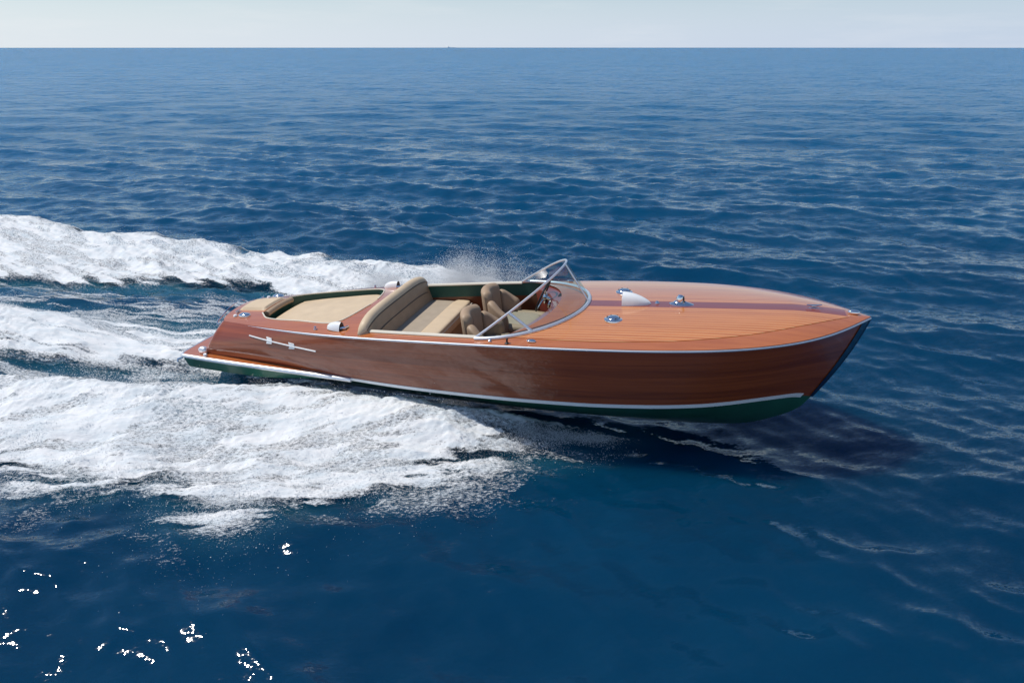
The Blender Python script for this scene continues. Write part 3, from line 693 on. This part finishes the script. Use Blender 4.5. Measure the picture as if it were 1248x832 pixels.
# ---- bucket seats
def bucket(name, cx, cy):
    root = bpy.data.objects.new(name, None); COL.objects.link(root); root.parent = boat; root.location = (cx, cy, 0); root.scale = (1.12, 1.1, 1)
    def shell(a0, a1, ro, ri, ztop, zbot, n=25, rnd=.05):
        G = []
        for i in range(n):
            a = a0 + (a1-a0)*i/(n-1); ex = max(0, min(1, i/2.5, (n-1-i)/2.5)); e_ = math.sqrt(max(.02, 1-(1-ex)**2))
            zt = ztop(a) - rnd*(1-e_); row = []
            rm, hw = (ro+ri)/2, (ro-ri)/2*e_
            pl = lambda r_, z: (-.30*0 - r_*math.cos(a)*1.0 - .10*(z-.55), r_*math.sin(a)*1.12, z)
            for z in np.linspace(zbot, zt, 5): row.append(pl(rm-hw, z))
            for b in np.linspace(math.pi, 0, 9)[1:-1]: row.append(pl(rm+hw*math.cos(b), zt+hw*.9*math.sin(b)))
            for z in np.linspace(zt, zbot, 5): row.append(pl(rm+hw, z))
            G.append(row)
        return np.array(G)
    def both(G, nm, mat, par):
        mb = MB(); mb.grid(G); mb.add(G[0], [tuple(range(G.shape[1]))]); mb.add(G[-1], [tuple(range(G.shape[1]))]); return mb.build(nm, mat, par)
    b_ = both(shell(R(-46), R(46), .345, .225, lambda a: 1.00 + .035*math.cos(a*1.8), .30, rnd=.05), 'backrest', M['vinyl2'], root)
    for sg in (-1, 1):
        a0, a1 = (R(42), R(98)) if sg > 0 else (R(-98), R(-42))
        both(shell(a0, a1, .33, .225, lambda a: .915 - .15*sst(abs(a), R(50), R(98)), .30, n=15, rnd=.05), 'side_bolster', M['vinyl2'], b_)
    mb = MB(); mb.tube([(-.228 - .10*(z-.55)+.0, 0, z) for z in np.linspace(.68, .97, 6)], .005, 5); mb.build('seam', M['pipe'], b_)
    mb = MB(); mb.pad((.06, 0, .605), (.27, .235, .055), n=5); mb.build('seat_cushion', M['insert'], root)
    mb = MB(); mb.tube([(.0, -.27, .60), (.2, -.275, .60), (.34, -.25, .60), (.40, -.15, .60), (.41, 0, .60), (.40, .15, .60), (.34, .25, .60), (.2, .275, .60), (.0, .27, .60)], .062, 12); mb.build('seat_bolster', M['vinyl2'], root)
    mb = MB(); mb.pad((.08, 0, .41), (.24, .24, .18), n=6); mb.build('seat_base', M['vinyl2'], root)
bucket('bucket_seat', 4.05, -.48)
bucket('bucket_seat', 4.03, .48)

# ---- steering wheel
wm = Matrix.Translation((4.46, .47, 1.0)) @ Matrix.Rotation(R(-68), 4, 'Y')
wh = bpy.data.objects.new('steering_wheel', None); COL.objects.link(wh); wh.parent = boat
mb = MB(); ring = [wm @ Vector(((.225*math.cos(a)), (.225*math.sin(a)), 0)) for a in np.linspace(0, 2*math.pi, 41)]
mb.tube(ring, .0135, 8, cap=False); mb.build('rim', M['black'], wh)
for k in range(3):
    a = R(90 + 120*k); mb = MB(); mb.tube([wm @ Vector((r_*math.cos(a), r_*math.sin(a), -.035*(1-r_/.215))) for r_ in (.02, .1, .212)], .010, 6, flat=.6); mb.build('spoke', M['chrome'], wh)
mb = MB(); mb.lathe([(.001, .0), (.03, -.005), (.045, -.03), (.04, -.055), (.02, -.06)], wm, 18); mb.build('hub', M['chrome'], wh)
mb = MB(); mb.tube([wm @ Vector((0, 0, -.05)), wm @ Vector((0, 0, -.32))], .022, 10); mb.build('column', M['chrome'], wh)

# ---- windscreen
ws = bpy.data.objects.new('windscreen', None); COL.objects.link(ws); ws.parent = boat
def wtop(a):
    c = max(0, math.cos(a))**1.45; return Vector((4.0 + .85*c, 1.18*math.sin(a), .965 + .63*c))
def wbase(a):
    x_, y_ = 4.0 + 1.165*max(0, math.cos(a)), 1.19*math.sin(a); return Vector((x_, y_, float(dz_(x_, y_)) + .014))
AA = np.linspace(-math.pi/2, math.pi/2, 61)
mb = MB(); mb.grid([[list(wbase(a).lerp(wtop(a), k/4)) for k in range(5)] for a in AA]); mb.build('glass', M['glass'], ws)
mb = MB(); mb.tube([wtop(a) for a in AA], .0145, 8); mb.build('top_frame', M['satin'], ws)
mb = MB(); mb.tube([wbase(a) for a in AA], .023, 10); mb.build('base_frame', M['satin'], ws)
for a, r_ in ((R(-56), .019), (0, .012)):
    mb = MB(); mb.tube([wbase(a).lerp(wtop(a), k/5) + Vector((.006, 0, .004)) for k in range(6)], r_, 8); mb.build('mullion', M['satin'], ws)

# ---- deck fittings
def dome(x, y, r, h):
    z = float(dz_(x, y)); Mx = Matrix.Translation((x, y, z))
    mb = MB(); mb.lathe([(r*1.12, 0), (r*1.1, .012), (r*.92, .018), (r*.88, h*.5), (r*.62, h*.85), (r*.3, h), (.001, h*1.02)], Mx, 28); o = mb.build('deck_vent', M['chrome'], boat)
    for k in range(6):
        mb = MB(); a = k*math.pi/3; c_ = Vector((math.cos(a)*r*.74, math.sin(a)*r*.74, h*.72)); mb.pad(c_, (r*.09, r*.09, .008), n=2, M=Mx, nu=10, nv=6); mb.build('vent_slot', M['black'], o)
for y_ in (-.57, .52): dome(5.56, y_, .10, .052)
# white horn cowl
mb = MB(); G = []
for i, s_ in enumerate(np.linspace(0, 1, 16)):
    x_ = 5.60 + .36*s_; hw = .095*(1-s_**2.2)**.6 + .004; hh = .155*(1-s_**1.7)**.75 + .004
    G.append([(x_, hw*math.cos(b), float(dz_(x_, 0)) + .004 + hh*max(0, math.sin(b))**.8) for b in np.linspace(0, math.pi, 15)])
mb.grid(G); cowl = mb.build('horn_cowl', M['white'], boat)
mb = MB(); g0 = [(5.603, p[1]*.99, p[2]) for p in G[0]]; mb.add(g0, [tuple(range(len(g0)))]); mb.build('cowl_mouth', M['white'], cowl)
# small deck stud, searchlight, bow cleat, bow light
def stud(name, x, y, r, h, parent=boat, mat='chrome', dz=0):
    mb = MB(); mb.lathe([(r, 0), (r, h*.3), (r*.6, h*.5), (r*.85, h*.8), (r*.5, h), (.001, h*1.03)], Matrix.Translation((x, y, float(dz_(x, y))+dz)), 16); return mb.build(name, M[mat], parent)
stud('filler_cap', 6.03, .03, .028, .035)
z = float(dz_(6.33, 0))
mb = MB(); mb.lathe([(1, 0), (1, .012), (.8, .022), (.45, .04), (.3, .05)], Matrix.Translation((6.33, 0, z)) @ Matrix.Diagonal((.15, .085, 1, 1)), 28); sl_ = mb.build('searchlight', M['chrome'], boat)
mb = MB(); mb.lathe([(.001, .12), (.045, .105), (.062, .06), (.05, .02), (.075, .0), (.08, -.012)], Matrix.Translation((6.30, 0, z+.03)) @ Matrix.Rotation(R(14), 4, 'Y') @ Matrix.Scale(.85, 4), 24); mb.build('lamp_body', M['chrome'], sl_)
mb = MB(); mb.lathe([(.001, .004), (.05, 0)], Matrix.Translation((6.362, 0, z+.085)) @ Matrix.Rotation(R(82), 4, 'Y'), 18); mb.build('lens', M['dial'], sl_)
def cleat(x, y, s=1.0, rz=0, mat='chrome'):
    Mx = Matrix.Translation((x, y, float(dz_(x, y)))) @ Matrix.Rotation(rz, 4, 'Z') @ Matrix.Scale(s, 4)
    mb = MB(); mb.lathe([(1, 0), (1, .01), (.7, .016)], Mx @ Matrix.Diagonal((.07, .03, 1, 1)), 18)
    mb.tube([Mx @ Vector((a, 0, h)) for a, h in ((-.105, .052), (-.05, .045), (0, .042), (.05, .045), (.105, .052))], [.008*s, .014*s, .017*s, .014*s, .008*s], 8)
    for a in (-.035, .035): mb.tube([Mx @ Vector((a, 0, .008)), Mx @ Vector((a, 0, .044))], .012*s, 8)
    return mb.build('cleat', M[mat], boat)
cleat(7.87, .03, .85, R(10))
z = float(dz_(8.31, 0)); mb = MB(); mb.pad((8.31, 0, z+.022), (.065, .032, .03), n=2.4); mb.build('bow_light', M['chrome'], boat)
# side-deck fittings
for sg in (-1, 1):
    stud('deck_stud', 4.20, sg*1.225, .022, .032)
    x_, y_ = 4.42, sg*1.262; z = float(dz_(x_, y_)); mb = MB(); mb.lathe([(.03, 0), (.012, .018), (.011, .05), (.018, .062), (.001, .07)], Matrix.Translation((x_, y_, z)), 12); mb.build('fairlead', M['black'], boat)
    mb = MB(); x_, y_ = 4.70, sg*1.215; mb.pad((x_, y_, float(dz_(x_, y_))+.012), (.055, .03, .02), n=2.3); mb.build('navigation_light', M['chrome'], boat)
    stud('deck_stud', 1.74, sg*.925, .022, .045)
    # ventilator scoop
    x_, y_ = 2.02, sg*.905; G = []
    for s_ in np.linspace(0, 1, 12):
        xx = x_ - .12 + .22*s_; k = math.sqrt(max(.0001, 1-(1-s_)**2.4)); yy = y_ + sg*.02*s_
        G.append([(xx, yy + .072*k*math.cos(b), float(dz_(x_, y_)) - .004 + .105*k*max(0, math.sin(b))) for b in np.linspace(0, math.pi, 13)])
    mb = MB(); mb.grid(G); sc_ = mb.build('air_scoop', M['white'], boat)
    mb = MB(); q = [(p[0]-.006, (p[1]-G[-1][6][1])*.9+G[-1][6][1], p[2]-.006) for p in G[-1]]; mb.add(q, [tuple(range(len(q)))]); mb.build('scoop_mouth', M['black'], sc_)
    mb = MB(); mb.tube([(x_+.10, y_-.05, float(dz_(x_, y_))+.03), (x_+.16, y_-.04, float(dz_(x_, y_))+.035), (x_+.17, y_+.03, float(dz_(x_, y_))+.03)], .018, 8); mb.build('mooring_ring', M['chrome'], sc_)
    # stern deck plates and cleats
    x_, y_ = .36, sg*.44; mb = MB(); mb.pad((x_, y_, float(dz_(x_, y_))+.012), (.085, .06, .035), n=2.6); mb.build('fuel_flap', M['chrome'], boat)
    stud('deck_stud', .20, sg*.43, .03, .03, mat='white')
    cleat(.16, sg*.30, .62, R(90))
    # stern corner fender and step light
    mb = MB(); mb.pad((-.20, sg*.72, .245), (.07, .05, .055), n=2.5); mb.build('corner_fender', M['satin'], boat)
    mb = MB(); mb.pad((-.10, sg*.82, .225), (.03, .025, .025), n=2.2); mb.build('step_light', M['white'], boat)
    mb = MB(); mb.tube([(-.50, sg*.80, .14), (-.56, sg*.83, .12), (-.55, sg*.85, .09)], .016, 8); mb.build('tow_hook', M['chrome'], boat)
# transom grab rail
mb = MB(); pr = [(-.02, -.40, .52), (-.13, -.41, .55), (-.11, -.30, .63), (-.10, -.10, .70), (-.10, .10, .72), (-.11, .22, .70), (-.02, .24, .66)]
pr = np.array(pr); tq = np.linspace(0, 6, 40); mb.tube([tuple(spl(np.arange(7), pr[:, k], tq)[i] for k in range(3)) for i in range(40)], .009, 8); mb.build('grab_rail', M['chrome'], boat)

# ------------------------------------------------------------------ ship on the horizon
sx_, sy2 = -395.0, 5200.0
zdrop = -(sx_**2+sy2**2)/(2*6.4e6)
ship = bpy.data.objects.new('cargo_ship', None); COL.objects.link(ship); ship.location = (sx_, sy2, zdrop); ship.rotation_euler = (0, 0, R(8)); ship.scale = (.75, .6, .45)
tag(ship, 'tiny pale cargo ship far away on the horizon', 'ship')
M['ship'] = simple('haze_pale_ship', (.85, .86, .87), .6, var=.05, sc=.05)  # pale tone stands in for haze over the far ship
mb = MB(); G = []
for x_, w_ in ((-34, 5), (-30, 6.5), (20, 6.5), (30, 4), (38, .3)):
    G.append([(x_, -w_*.8, -2), (x_, -w_, 3.6), (x_, w_, 3.6), (x_, w_*.8, -2)])
mb.grid(G, cv=True); mb.add(G[0], [(0, 1, 2, 3)]); mb.build('hull', M['ship'], ship, smooth=False)
mb = MB(); mb.box((-24, 0, 8), (5, 5.5, 4.4)); mb.box((-25, 0, 14), (3, 4, 1.6)); mb.box((-27, 0, 17), (1.2, 1.2, 2)); mb.build('superstructure', M['ship'], ship, smooth=False)
